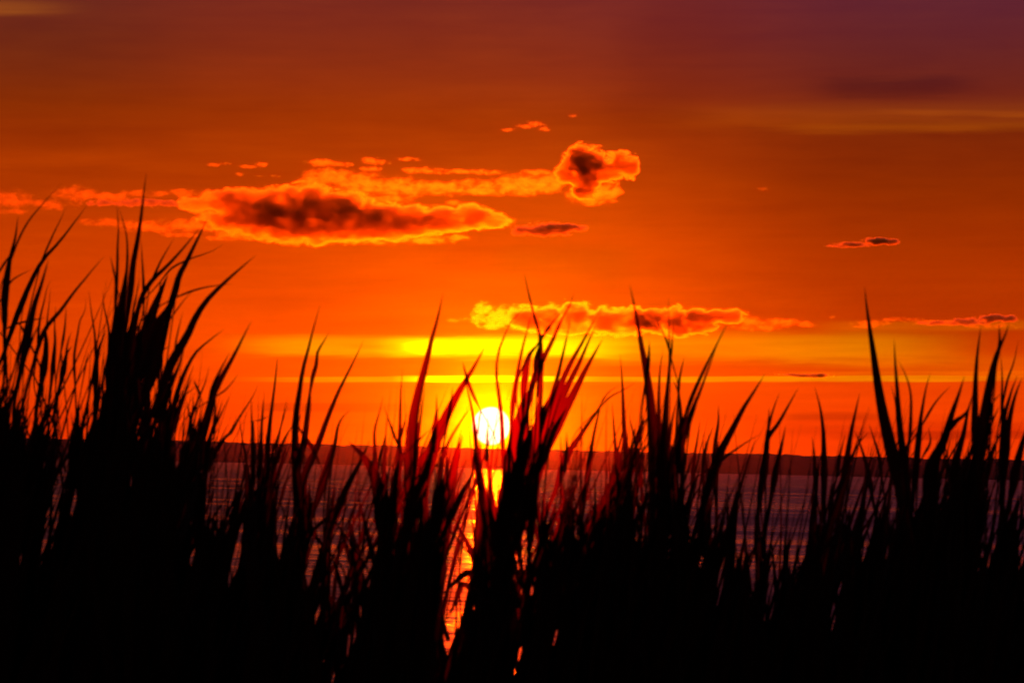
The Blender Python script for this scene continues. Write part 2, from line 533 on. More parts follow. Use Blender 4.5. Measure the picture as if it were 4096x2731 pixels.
def smooth_path(P, n):
    """smooth curve through P (cubic Hermite on chord length), n points evenly along it"""
    P = [list(p) for p in P]
    T = [0.0]
    for a, b in zip(P, P[1:]):
        T.append(T[-1] + max(1e-3, math.dist(a[:2], b[:2])))
    m = len(P); D = []
    for k in range(m):
        if k == 0: D.append([(b - a) / (T[1] - T[0]) for a, b in zip(P[0], P[1])])
        elif k == m - 1: D.append([(b - a) / (T[-1] - T[-2]) for a, b in zip(P[-2], P[-1])])
        else:
            h0, h1 = T[k] - T[k - 1], T[k + 1] - T[k]
            D.append([((b - a) / h0 * h1 + (c - b) / h1 * h0) / (h0 + h1) for a, b, c in zip(P[k - 1], P[k], P[k + 1])])
    res = []
    k = 0
    for i in range(n):
        q = T[-1] * i / (n - 1)
        while k < m - 2 and q > T[k + 1]: k += 1
        h = T[k + 1] - T[k]; t = min(1, max(0, (q - T[k]) / h))
        h00 = 2 * t ** 3 - 3 * t * t + 1; h10 = t ** 3 - 2 * t * t + t; h01 = -2 * t ** 3 + 3 * t * t; h11 = t ** 3 - t * t
        res.append([h00 * a + h10 * h * u_ + h01 * b + h11 * h * v_ for a, u_, b, v_ in zip(P[k], D[k], P[k + 1], D[k + 1])])
    return res


def width(t, kind=0):
    if kind == 0:      # long leaf: narrow sheath, widest low, drawn-out tip
        return min(1, .55 + 1.8 * t) * max(0, 1 - max(0, t - .2) / .8) ** .85
    if kind == 3:      # bed leaf: holds its width, then runs out to a point
        return max(0, 1 - max(0, t - .45) / .55) ** .9
    return math.sin(math.pi * min(1, max(0, t * .96 + .04))) ** .8     # lance


def ribbon(verts, faces, pts, wds, twist, rnd, fold=.12):
    """folded leaf: pts 3-D, wds widths in metres"""
    n = len(pts); b0 = len(verts)
    for i, (p, w) in enumerate(zip(pts, wds)):
        a = pts[max(0, i - 1)]; c = pts[min(n - 1, i + 1)]
        tdir = (c - a).normalized()
        view = (p - EYE).normalized()
        s = tdir.cross(view)
        s = s.normalized() if s.length > 1e-6 else Vector((1, 0, 0))
        nn = s.cross(tdir).normalized()
        ang = twist[0] + twist[1] * i / (n - 1)
        sd = s * math.cos(ang) + nn * math.sin(ang)
        up = nn * math.cos(ang) - s * math.sin(ang)
        h = w / 2
        verts += [tuple(p - sd * h - up * h * fold), tuple(p + up * h * fold), tuple(p + sd * h - up * h * fold)]
    for i in range(n - 1):
        o = b0 + 3 * i
        faces += [(o, o + 1, o + 4, o + 3), (o + 1, o + 2, o + 5, o + 4)]


def tube(verts, faces, pts, rad, sides=6):
    n = len(pts); b0 = len(verts)
    for i, p in enumerate(pts):
        a = pts[max(0, i - 1)]; c = pts[min(n - 1, i + 1)]
        tdir = (c - a).normalized(); s = tdir.cross(Vector((0, 1, .1))).normalized(); q = s.cross(tdir)
        for k in range(sides):
            an = 2 * math.pi * k / sides
            verts.append(tuple(p + (s * math.cos(an) + q * math.sin(an)) * rad[i]))
    for i in range(n - 1):
        for k in range(sides):
            o = b0 + i * sides; k2 = (k + 1) % sides
            faces.append((o + k, o + k2, o + sides + k2, o + sides + k))
    faces.append(tuple(b0 + (n - 1) * sides + k for k in range(sides)))


FR = {'L': (0, 600, .2979), 'F': (1024, 1200, .48855), 'C': (2048, 1100, .48855), 'D': (3072, 1100, .48855), 'W': (1024, 1866, .5517), 'Q': (1500, 1500, .2979)}
rr = random.Random(77)


def reed(fr, depth, leaves, label, stem_w=26, foot=None):
    """one reed shoot: leaves traced in a crop frame of the photo, stood at its own distance.
    leaves: (width, [(x, y) base .. tip], kind)"""
    ox, oy, s = FR[fr]
    L = []
    for lf in leaves:
        L.append((lf[0] * s * 1.22, [(ox + x * s, oy + y * s) for x, y in lf[1]], lf[2] if len(lf) > 2 else 0))
    bx = sum(l[1][0][0] for l in L) / len(L); by = max(l[1][0][1] for l in L)
    ty = min(l[1][0][1] for l in L)
    top = min(L, key=lambda l: l[1][0][1])[1][0]
    if foot is None: foot = bx + rr.uniform(-60, 20) - (top[0] - bx) * .4
    else: foot = ox + foot * s
    # stem in photo columns, from the ground far below the frame to the uppermost leaf
    g = GROUND(depth) - .05
    yb = 1365.5 + 500 + (EYE.z - g) * FPX / depth
    P = [(foot, yb, depth), ((foot * .5 + bx * .5), (yb + by) / 2, depth), (bx, by + 40, depth), (top[0], top[1], depth)]
    if abs(P[2][1] - P[3][1]) < 50: P.pop(2)
    sp_ = smooth_path(P, 14)
    sp3 = [at(a, b, c) for a, b, c in sp_]
    base = sp3[0].copy()
    root = bpy.data.objects.new('reed', None); root.location = base; root.empty_display_size = .1
    C.objects.link(root)
    tag(root, label, 'reed', 'reeds along the near bank')
    wpx = min(stem_w * s, 11)
    vs, fs = [], []
    tube(vs, fs, [p - base for p in sp3], [wpx / 2 * depth / FPX * (1.0 - .35 * i / 13) for i in range(14)])
    mesh('stem', vs, fs, M_STEM, root)
    for (w, pts, kind) in L:
        # below the traced start the leaf narrows into its sheath and runs down to the stem
        b = pts[0]; c = pts[1]
        ln_ = math.hypot(b[0] - c[0], b[1] - c[1]) or 1
        ux, uy = (b[0] - c[0]) / ln_, (b[1] - c[1]) / ln_
        n = 20
        if kind == 2 or uy < .3:
            P = [(b[0] + ux * 40, b[1] + uy * 40)]
        else:
            q1 = (b[0] + ux * 140, b[1] + max(uy, .6) * 140)
            st = min(sp_, key=lambda q: abs(q[1] - (b[1] + 420)))
            P = [((st[0] * .7 + q1[0] * .3), max(st[1], q1[1] + 150)), q1] if abs(st[0] - q1[0]) < 200 else [(q1[0] + ux * 260, q1[1] + 330), q1]
            n = 26
        pre = len(P)
        P = [(x, y, 0) for x, y in P + list(pts)]
        LN = [math.dist(a[:2], b_[:2]) for a, b_ in zip(P, P[1:])]
        t0 = sum(LN[:pre]) / sum(LN)
        n = 22 if t0 < .4 else 30
        sm = smooth_path(P, n)
        dd = rr.uniform(-.35, .35); bend = rr.uniform(-.12, .12)
        p3 = []; wd = []
        for i, q in enumerate(sm):
            t = i / (n - 1)
            dp = depth + dd * t + bend * math.sin(t * math.pi)
            p3.append(at(q[0], q[1], dp) - base)
            if t < t0:
                ww = w * width(0, kind if kind != 1 else 0) * (.45 + .55 * t / t0)
                if kind == 1: ww = w * (.2 + .1 * t / t0)
            else:
                ww = w * width((t - t0) / (1 - t0), kind)
                if kind == 1: ww = max(ww, w * .25 * (1 - (t - t0) / (1 - t0)))
            wd.append(max(ww, .25) * dp / FPX)
        vs, fs = [], []
        off = [p + base for p in p3]
        ribbon(vs, fs, off, wd, (rr.uniform(-.25, .25), rr.uniform(-.3, .3)), rr)
        vs = [tuple(Vector(v_) - base) for v_ in vs]
        mesh('leaf', vs, fs, M_LEAF, root)
    return root


reed('L', 11.0, [(85, [(60, 2350), (60, 1950), (95, 1650), (150, 1400), (200, 1200), (243, 880)]), (26, [(150, 1480), (260, 1180), (380, 960), (560, 740), (720, 560), (850, 430)]), (24, [(90, 1870), (150, 1760), (250, 1690), (430, 1605)]), (30, [(-60, 1720), (60, 1520), (140, 1400)], 1), (60, [(60, 2500), (30, 2000), (-60, 2080)])],
     'black reed at the left edge with a long thin tip bending right')
reed('L', 12.5, [(46, [(20, 2800), (190, 2340), (350, 2000), (400, 1850), (480, 1640)]), (72, [(60, 2700), (200, 2300), (380, 1850), (480, 1640), (560, 1500), (800, 1230), (1000, 970), (1180, 730)]), (26, [(560, 1480), (640, 1300), (740, 1080), (820, 920), (890, 760)])],
     'reed leaning right with a long straight diagonal blade, second from the left edge')
reed('L', 10.5, [(105, [(280, 2950), (340, 2650), (400, 2350), (470, 2050), (540, 1850), (600, 1650), (655, 1450)]), (46, [(350, 2500), (300, 2390), (235, 2310)]), (34, [(200, 2900), (280, 2600), (360, 2400)]), (32, [(400, 2650), (470, 2450), (560, 2280)])],
     'thick tapering reed leaf between the two long diagonal blades at left')
reed('L', 13.0, [(34, [(500, 2700), (540, 2250), (600, 2000), (640, 1830), (690, 1740)]), (30, [(580, 2900), (620, 2400), (655, 2100), (680, 1850)]), (24, [(0, 2450), (180, 2350), (400, 2290), (610, 2250)], 2), (26, [(740, 2700), (735, 2300), (750, 2080)])],
     'faint blurred reed crossed by a thin bent blade near the left edge')
reed('L', 11.5, [(60, [(430, 2950), (500, 2680), (620, 2380), (800, 2170), (1000, 1900), (1150, 1720), (1290, 1550), (1410, 1420)]), (110, [(560, 3100), (610, 2800), (630, 2560), (615, 2380)]), (66, [(690, 3100), (720, 2800), (740, 2500), (725, 2290)])],
     'reed with a thin straight blade sloping far right in the open left sky')
reed('L', 12.0, [(40, [(1010, 3200), (1000, 2720), (1040, 2480), (1090, 2250), (1130, 2180), (1160, 1960)]), (34, [(820, 2700), (870, 2380), (890, 2080)]), (80, [(820, 3100), (870, 2860), (900, 2720), (970, 2630)]), (26, [(880, 2750), (920, 2550), (960, 2430)])],
     'slim upright reed with a dark stub beside it left of the tall cluster')
reed('L', 12.5, [(32, [(1280, 2900), (1270, 2450), (1230, 2200), (1190, 1870)]), (34, [(1450, 2800), (1460, 2400), (1400, 2120), (1375, 1870)]), (24, [(1130, 3000), (1160, 2820), (1195, 2700)]), (80, [(1280, 3300), (1320, 2700), (1430, 2400)])],
     'two-bladed thin reed leaning left beside the tall cluster')
reed('L', 11.0, [(46, [(1540, 2300), (1560, 1900), (1575, 1600), (1580, 1300), (1590, 1000), (1560, 690)]), (42, [(1650, 2200), (1690, 1750), (1710, 1450), (1690, 1100), (1650, 950), (1595, 770)]), (24, [(1540, 1700), (1510, 1550), (1480, 1420)])],
     'reed with two upright needle tips left of the tallest reed')
reed('L', 10.5, [(84, [(1700, 2300), (1760, 1800), (1790, 1500), (1830, 1300), (1880, 1000), (1915, 720), (1940, 500), (1965, 300)]), (170, [(1560, 3300), (1560, 2700), (1620, 2200), (1690, 1700), (1730, 1400)]), (150, [(1480, 3400), (1500, 2800), (1540, 2300), (1560, 1950)])],
     'tallest reed, its spear tip piercing the dark streak of cloud')
reed('L', 11.5, [(38, [(1930, 2100), (1925, 1750), (1905, 1400), (1895, 1200)]), (62, [(1800, 2300), (1930, 1920), (2070, 1720), (2200, 1600), (2440, 1343), (2600, 1150), (2710, 1010)]), (30, [(2010, 1800), (2100, 1620), (2180, 1450), (2240, 1350), (2340, 1180)]), (150, [(1700, 3000), (1760, 2500), (1850, 2150), (1960, 1880)]), (26, [(1780, 2200), (1830, 1950), (1890, 1700)])],
     'reed with a strong straight diagonal blade, right of the tallest reed')
reed('L', 12.0, [(190, [(1850, 3000), (1950, 2500), (2060, 2150), (2180, 1850), (2260, 1660)]), (26, [(2160, 1760), (2300, 1590), (2528, 1473), (2880, 1340), (3010, 1260)]), (150, [(1750, 3200), (1850, 2700), (1960, 2350), (2040, 2100)])],
     'broad lance-leaved reed with an arching thin blade in the tall cluster')
reed('L', 11.0, [(86, [(2250, 2300), (2300, 2050), (2350, 1900), (2400, 1700), (2508, 1493), (2580, 1343), (2700, 1100), (2800, 880)]), (190, [(1980, 2800), (2128, 2343), (2270, 2110), (2340, 1900)]), (28, [(2358, 1983), (2578, 1893), (2800, 1835), (3130, 1800)]), (22, [(2278, 2283), (2398, 2110), (2550, 1930), (2620, 1870)]), (150, [(1950, 3300), (2080, 2900), (2230, 2400), (2330, 2050)])],
     'reed whose wide leaf ends in a crooked tip, right side of the tall cluster')
reed('L', 10.5, [(120, [(2060, 3500), (2180, 3200), (2278, 2911), (2438, 2623), (2528, 2463), (2628, 2243), (2758, 2043), (2958, 1833), (3178, 1633), (3440, 1410)]), (28, [(2340, 2800), (2368, 2543), (2418, 2323), (2458, 2160)]), (90, [(2060, 3700), (2200, 3350), (2380, 2950), (2480, 2650)])],
     'long sweeping reed blade arcing right beyond the tall cluster')
reed('L', 12.5, [(30, [(2030, 3000), (2178, 2683), (2248, 2493)]), (20, [(2130, 2740), (2188, 2683), (2290, 2630)]), (26, [(2170, 2960), (2180, 2750), (2175, 2600)]), (90, [(2140, 3900), (2200, 3500), (2280, 3200), (2360, 3000)])],
     'small forked reed in front of the long sweeping blade')
reed('L', 11.5, [(74, [(2240, 3900), (2320, 3500), (2438, 3086), (2528, 2886), (2638, 2706), (2778, 2583), (3015, 2400)]), (32, [(2400, 3600), (2458, 3336), (2538, 3066), (2612, 2860)]), (26, [(2380, 3500), (2438, 3326), (2578, 3216), (2640, 3156)]), (30, [(2700, 3330), (2660, 3220), (2600, 3090)], 2), (26, [(2440, 4100), (2470, 3620), (2495, 3330)])],
     'reed with a soft arching blade left of the open water')
reed('L', 12.0, [(40, [(2500, 3900), (2578, 3566), (2678, 3306), (2758, 3116), (2810, 2900)]), (30, [(2540, 3700), (2585, 3500), (2600, 3250)]), (34, [(2600, 3800), (2550, 3600), (2500, 3340)])],
     'thin straight reed blade at the left end of the visible shore')
reed('L', 10.5, [(120, [(2450, 4500), (2600, 4050), (2758, 3686), (2878, 3246), (2978, 3046), (3098, 2836), (3178, 2686), (3300, 2440), (3380, 2290)]), (55, [(2800, 3400), (2878, 3136), (2978, 2916), (3085, 2720)]), (24, [(2898, 3306), (3008, 3236), (3128, 3106), (3210, 2980)]), (34, [(2878, 3836), (2893, 3536), (2898, 3320)])],
     'strong slanting reed blade standing clear where the water begins')
reed('L', 11.5, [(54, [(2718, 4386), (2858, 3766), (2958, 3566), (3078, 3306)]), (24, [(2900, 3640), (2950, 3480), (3000, 3340)])],
     'short reed blade just right of the strong slanting blade')
reed('L', 12.0, [(44, [(2800, 4300), (2918, 4016), (3008, 3866), (3118, 3776), (3178, 3646), (3290, 3470), (3378, 3336), (3480, 3120)]), (58, [(3390, 4600), (3398, 4186), (3383, 3786), (3378, 3486), (3375, 3310)]), (20, [(3010, 3900), (3130, 3700), (3180, 3560)])],
     'bent reed blade crossing the far shore like a gable')
reed('L', 12.0, [(40, [(3480, 4400), (3500, 3900), (3528, 3586), (3548, 3230)]), (60, [(3560, 4600), (3590, 4100), (3618, 3686), (3658, 3386), (3688, 3136), (3722, 2790)]), (16, [(3400, 3640), (3500, 3620), (3610, 3570)], 2)],
     'pair of upright reed blades over the far shore left of the bulging blade')
reed('L', 13.0, [(26, [(3690, 4100), (3798, 3586), (3860, 3300)]), (34, [(3700, 4150), (3830, 3850), (3960, 3650)])],
     'faint thin reed blade between the upright pair and the bulging blade')
reed('F', 10.5, [(66, [(330, 1800), (325, 1300), (320, 1000), (350, 780), (385, 560), (420, 430), (460, 270), (525, 40)]), (50, [(370, 1800), (345, 1400), (335, 1100), (370, 900)])],
     'tall reed blade with a fine tip left of the split leaf')
reed('F', 11.0, [(50, [(370, 1300), (410, 1050), (440, 850), (450, 700)]), (34, [(448, 720), (465, 620), (495, 520), (500, 440), (560, 330), (605, 250)]), (34, [(380, 1090), (480, 1250), (545, 1400)]), (28, [(160, 1350), (240, 1130), (305, 1010)])],
     'knotted reed with a split dark leaf and kinked neck over the water')
reed('F', 11.0, [(54, [(330, 1750), (400, 1430), (500, 1200), (600, 930), (680, 740), (750, 600), (830, 440), (885, 320)]), (30, [(200, 1650), (250, 1480), (310, 1400)])],
     'straight reed blade leaning right, right of the split leaf')
reed('F', 12.0, [(42, [(80, 1600), (90, 1300), (110, 1050), (140, 800), (160, 650), (178, 460)]), (36, [(20, 1500), (40, 1200), (50, 950), (68, 760)]), (18, [(120, 1300), (200, 1050), (265, 830)])],
     'soft upright reed blades above the left end of the open water')
reed('F', 11.0, [(56, [(470, 1750), (560, 1450), (615, 1250), (640, 1150)], 1), (30, [(630, 1250), (655, 1130), (665, 1060), (700, 970), (780, 890)]), (26, [(600, 1330), (640, 1230), (665, 1190)])],
     'stubby reed with a torn tip over the open water')
reed('F', 10.5, [(130, [(1060, 2000), (1010, 1600), (940, 1380), (860, 1260), (750, 1150)]), (54, [(640, 1800), (730, 1560), (850, 1330), (935, 1140)])],
     'heavy arching reed leaf pointing back left over the water')
reed('F', 11.5, [(42, [(1000, 1800), (985, 1400), (972, 1200), (970, 1070), (1010, 920), (1042, 780)]), (38, [(1040, 1800), (1050, 1400), (1060, 1150), (1070, 940)])],
     'thin double reed between the arching leaf and the bulging blade')
reed('F', 12.0, [(50, [(1130, 1900), (1160, 1500), (1175, 1150), (1180, 950), (1190, 680), (1202, 560)]), (24, [(1160, 1180), (1100, 1020), (1048, 870)]), (20, [(1180, 1150), (1240, 900)]), (110, [(1080, 2300), (1100, 1800), (1150, 1450), (1180, 1220)])],
     'needle-thin reed left of the bulging red blade')
reed('F', 10.5, [(100, [(1235, 1800), (1270, 1300), (1285, 1000), (1330, 760), (1370, 600), (1400, 500), (1422, 380), (1460, 250), (1500, 100), (1530, -60)], 0), (34, [(1300, 1400), (1330, 1100), (1360, 880), (1385, 700)]), (18, [(1300, 1180), (1380, 1100), (1420, 1060)])],
     'bulging dark red reed blade standing left of the sun')
reed('F', 11.0, [(120, [(1250, 1850), (1380, 1400), (1480, 1120), (1580, 900), (1690, 700), (1800, 520), (1880, 370)]), (30, [(1560, 1050), (1590, 880), (1612, 700)]), (150, [(1150, 2300), (1250, 1850), (1380, 1450), (1470, 1180)]), (20, [(1440, 1150), (1455, 1000), (1470, 900)])],
     'broad glowing reed blade leaning toward the sun from the left')
reed('F', 11.5, [(40, [(1480, 1700), (1560, 1200), (1700, 960), (1770, 870)]), (26, [(1840, 900), (1775, 770), (1730, 650), (1690, 500)], 1), (44, [(1850, 1500), (1800, 1150), (1770, 900), (1725, 700), (1715, 620)]), (130, [(1500, 2100), (1560, 1700), (1640, 1300), (1690, 1100)])],
     'crossed red reed blades touching the left rim of the sun')
reed('F', 10.5, [(95, [(1980, 2100), (1880, 1700), (1820, 1400), (1795, 1150), (1788, 980)]), (66, [(1960, 2000), (1925, 1600), (1900, 1350), (1880, 1190)]), (60, [(1560, 1850), (1680, 1590), (1800, 1380)])],
     'stout reed standing under the sun with its blade splitting low')
reed('F', 11.0, [(36, [(2040, 1500), (2020, 1180), (2010, 950), (1985, 750), (1968, 600), (1980, 450), (2030, 300), (2100, 160), (2170, 90), (2250, 20)])],
     'wavy reed blade crossing the right rim of the sun')
reed('C', 10.5, [(42, [(-10, 1300), (14, 1000), (50, 780), (90, 580), (130, 430), (160, 310)]), (130, [(-30, 1700), (20, 1400), (60, 1150), (100, 950)])],
     'straight reed blade rising right of the sun')
reed('C', 10.5, [(46, [(230, 1150), (232, 850), (235, 620), (225, 480), (200, 400), (160, 250), (120, 80), (100, -20)]), (28, [(235, 530), (300, 430), (380, 330), (410, 300)]), (52, [(90, 1150), (105, 850), (150, 640), (215, 560)], 1), (34, [(185, 850), (200, 680), (228, 560)], 1)],
     'reed with an X of crossing tips in front of the yellow-rimmed cloud')
reed('C', 11.0, [(50, [(130, 1100), (180, 850), (270, 660), (330, 540), (400, 380), (485, 220), (510, 130)]), (40, [(210, 1300), (235, 950), (250, 780), (275, 600)]), (100, [(60, 1600), (100, 1250), (130, 1000), (190, 820)])],
     'reed with one long faint tip leaning right behind the crossed tips')
reed('C', 10.5, [(56, [(210, 1500), (300, 1080), (370, 850), (410, 680), (460, 450), (475, 360)]), (58, [(300, 1250), (390, 920), (480, 720), (560, 580), (640, 430), (700, 320)]), (150, [(20, 1800), (130, 1450), (250, 1150), (360, 900)])],
     'fan of two reed blades leaning right behind the sun side cluster')
reed('C', 11.0, [(56, [(330, 1200), (450, 920), (560, 700), (620, 560), (690, 410)]), (80, [(280, 1450), (410, 1150), (510, 960), (600, 780), (660, 670), (750, 510)]), (130, [(80, 2000), (200, 1600), (330, 1300), (450, 1080)])],
     'outermost right-leaning reed of the cluster beside the sun')
reed('C', 11.5, [(56, [(360, 1750), (450, 1480), (560, 1310), (650, 1180), (710, 1100), (750, 980)]), (46, [(600, 1800), (650, 1420), (690, 1200), (718, 1080)]), (14, [(715, 1090), (800, 1000), (930, 930), (1020, 870)]), (12, [(725, 1060), (790, 960), (880, 900)]), (26, [(400, 1700), (402, 1480), (395, 1300)])],
     'reed bent like a gable to the right of the sun cluster')
reed('C', 12.0, [(34, [(860, 1700), (850, 1450), (835, 1250), (818, 1040)]), (46, [(960, 1800), (935, 1450), (915, 1200), (910, 1050), (905, 920), (885, 640)])],
     'lone straight needle reed between the sun cluster and black spear')
reed('C', 12.0, [(36, [(1060, 1750), (1030, 1450), (1000, 1330), (955, 1130)]), (20, [(1005, 1350), (1040, 1260), (1090, 1140)]), (22, [(1020, 1400), (1060, 1250), (1130, 1130)])],
     'short forked reed just left of the black spear')
reed('C', 10.0, [(76, [(1150, 1600), (1150, 1250), (1130, 1000), (1095, 760), (1055, 550), (1030, 400), (1005, 270), (965, 80)]), (34, [(1100, 830), (1118, 700), (1125, 530)])],
     'black spear-like reed leaning left, tallest in the middle right')
reed('C', 10.5, [(46, [(1200, 1700), (1205, 1300), (1203, 950), (1215, 750), (1238, 600)]), (52, [(1240, 1700), (1250, 1150), (1275, 850), (1292, 620)]), (20, [(1295, 650), (1270, 550), (1225, 450), (1165, 340)]), (18, [(1300, 700), (1312, 540), (1322, 370)]), (12, [(1290, 600), (1285, 400), (1282, 180)])],
     'dark reed with a spray of three fine tips beside the black spear')
reed('C', 11.0, [(52, [(1390, 1650), (1382, 1200), (1360, 960), (1308, 830)]), (24, [(1360, 1000), (1370, 860), (1412, 660)]), (30, [(1270, 1500), (1310, 1200), (1350, 1000)]), (130, [(1250, 2100), (1270, 1700), (1310, 1380)])],
     'reed with a drooping broken tip right of the black spear')
reed('C', 10.5, [(90, [(1280, 1800), (1360, 1450), (1420, 1260), (1470, 1130), (1510, 1020), (1570, 860)]), (34, [(1390, 1230), (1480, 980), (1560, 800), (1650, 620), (1720, 480), (1770, 380)]), (24, [(1470, 1130), (1540, 950), (1610, 760), (1680, 570)])],
     'reed leaning right with a very long hair-thin pair of tips')
reed('C', 12.0, [(30, [(1470, 1750), (1500, 1450), (1520, 1330), (1542, 1180)]), (28, [(1560, 1600), (1590, 1400), (1650, 1230)]), (50, [(1670, 1750), (1668, 1350), (1690, 1200), (1690, 1060)])],
     'small upright reed before the shore, left of the long diagonal')
reed('C', 11.0, [(74, [(1560, 1900), (1650, 1600), (1720, 1420), (1800, 1270), (1900, 1080), (1990, 940), (2070, 810)]), (20, [(1680, 1540), (1800, 1450), (1900, 1380), (2030, 1300)])],
     'long diagonal reed blade right of the middle shore')
reed('D', 11.5, [(52, [(30, 1800), (70, 1568), (110, 1400), (145, 1230)]), (36, [(-30, 1500), (0, 1330), (80, 1220), (160, 1080), (250, 920)]), (28, [(-20, 1450), (0, 1270), (50, 1080), (95, 960)]), (60, [(-60, 1800), (-20, 1500), (0, 1300), (10, 1080)])],
     'forked reed with blurred tips over the right shore')
reed('D', 12.0, [(50, [(460, 1850), (458, 1450), (450, 1250), (430, 1100), (382, 910)]), (32, [(385, 1700), (380, 1500), (362, 1320)])],
     'needle reed with a tip bent left over the right shore')
reed('D', 11.5, [(60, [(590, 1900), (640, 1568), (670, 1350), (710, 1150), (752, 960)]), (26, [(560, 1650), (590, 1470), (635, 1290)]), (18, [(700, 1450), (770, 1340), (830, 1280)])],
     'dark reed leaning right beside the needle with a bent tip')
reed('D', 12.0, [(38, [(860, 1850), (810, 1568), (760, 1400), (705, 1260)]), (28, [(930, 1650), (910, 1480), (870, 1350), (825, 1210)])],
     'left-leaning pair of short reeds before the tall right spear')
reed('D', 10.0, [(98, [(1120, 1950), (1050, 1600), (990, 1350), (945, 1150), (900, 900), (860, 620), (830, 420), (808, 260), (790, 90)])],
     'tall black spear reed leaning left, highest on the right side')
reed('D', 10.5, [(64, [(1130, 1900), (1110, 1500), (1085, 1300), (1068, 1100), (1055, 900), (1040, 700), (1033, 510)]), (28, [(1150, 1450), (1170, 1150), (1165, 950), (1120, 800), (1060, 690)]), (20, [(1060, 1250), (1045, 1050), (1008, 900)])],
     'upright reed with a looping thin blade beside the tall right spear')
reed('D', 11.5, [(50, [(1190, 1800), (1215, 1500), (1240, 1250), (1265, 1080), (1300, 900), (1330, 800)]), (20, [(1260, 1230), (1380, 1030), (1500, 900)]), (26, [(1130, 1450), (1170, 1320), (1225, 1230)]), (22, [(1270, 1480), (1330, 1360), (1310, 1240)])],
     'reed with faint side tips between the right spear and broad blades')
reed('D', 10.5, [(84, [(1300, 1800), (1370, 1500), (1440, 1350), (1500, 1150), (1560, 980), (1610, 820)]), (46, [(1470, 1290), (1530, 1200), (1610, 1140), (1665, 1040)])],
     'broad right-leaning reed blade with a side blade crossing the next')
reed('D', 11.5, [(62, [(1500, 1800), (1540, 1520), (1600, 1300), (1640, 1100), (1680, 960)])],
     'plain reed blade standing left of the thickest clump at right')
reed('D', 10.5, [(60, [(1690, 1500), (1695, 1200), (1698, 950), (1710, 700), (1745, 400)]), (200, [(1680, 2200), (1700, 1750), (1735, 1400), (1765, 1130)])],
     'upright reed on the left of the thickest clump at right')
reed('D', 10.0, [(110, [(1700, 1700), (1760, 1280), (1800, 1000), (1835, 800), (1880, 630), (1940, 500), (1975, 390)]), (30, [(1870, 720), (1895, 560), (1890, 380)]), (26, [(1800, 1250), (1850, 1030), (1915, 960)]), (28, [(1790, 1330), (1840, 1190), (1895, 1070)])],
     'thick-necked reed with a forked tip in the thickest clump at right')
reed('D', 11.0, [(66, [(1920, 1800), (1925, 1350), (1935, 1150), (1970, 1030), (2010, 900), (2045, 820)]), (64, [(1940, 1600), (1975, 1200), (2030, 970), (2085, 830)]), (44, [(1780, 1700), (1850, 1420), (1925, 1240)])],
     'double-bladed reed right of the thickest clump')
reed('D', 12.0, [(26, [(1920, 1300), (1915, 1000), (1918, 850), (1905, 640)]), (20, [(1925, 1050), (1960, 860), (2010, 720), (2050, 530)])],
     'faint pair of thin reed tips behind the right clump')
reed('D', 11.0, [(70, [(1990, 1800), (2050, 1500), (2100, 1320), (2170, 1120)])],
     'dark reed blade cut by the right edge')
reed('W', 10.0, [(70, [(1625, 1150), (1605, 800), (1592, 560), (1553, 320)]), (80, [(1665, 1050), (1610, 730), (1530, 550), (1438, 385)]), (54, [(1610, 850), (1540, 765), (1450, 830), (1345, 935)]), (50, [(1570, 900), (1505, 850), (1450, 970), (1388, 1115)]), (150, [(1700, 1500), (1690, 1100), (1672, 700), (1630, 360), (1605, 100)])],
     'low reed crossing the glittering sun path with drooping leaves', foot=1700)
reed('W', 10.5, [(170, [(1810, 1500), (1795, 900), (1785, 400), (1800, -60)]), (70, [(1760, 1100), (1765, 700), (1752, 420), (1745, 200)])],
     'thick reed bordering the sun path on its right', foot=1800)
reed('W', 11.0, [(54, [(430, 900), (520, 500), (556, 300), (577, 120)]), (44, [(330, 760), (400, 480), (520, 360), (600, 250)]), (26, [(480, 560), (400, 460), (385, 350)]), (22, [(190, 620), (240, 250), (262, 90)])],
     'reed standing across the open water at left', foot=420)
reed('W', 10.5, [(40, [(880, 800), (800, 450), (760, 300), (737, 150)]), (60, [(760, 760), (720, 600), (690, 470), (668, 340)]), (70, [(780, 1000), (700, 700), (640, 540), (607, 430)]), (30, [(620, 900), (590, 760), (545, 640)]), (16, [(790, 330), (815, 280), (850, 250)])],
     'reed with leaves splayed left over the open water', foot=800)
reed('W', 11.5, [(44, [(530, 1300), (520, 950), (535, 650), (545, 420)]), (26, [(600, 1200), (555, 1000), (520, 900), (470, 850)])],
     'slim reed low in the left water gap', foot=560)
# ------------------------------------------------------------------ the dense reed bed nobody could count
GAPS = []


def gap(fr, *caps):
    ox, oy, s = FR[fr]
    for x0, y0, x1, y1, r_ in caps:
        GAPS.append((ox + x0 * s, oy + y0 * s, ox + x1 * s, oy + y1 * s, r_ * s))


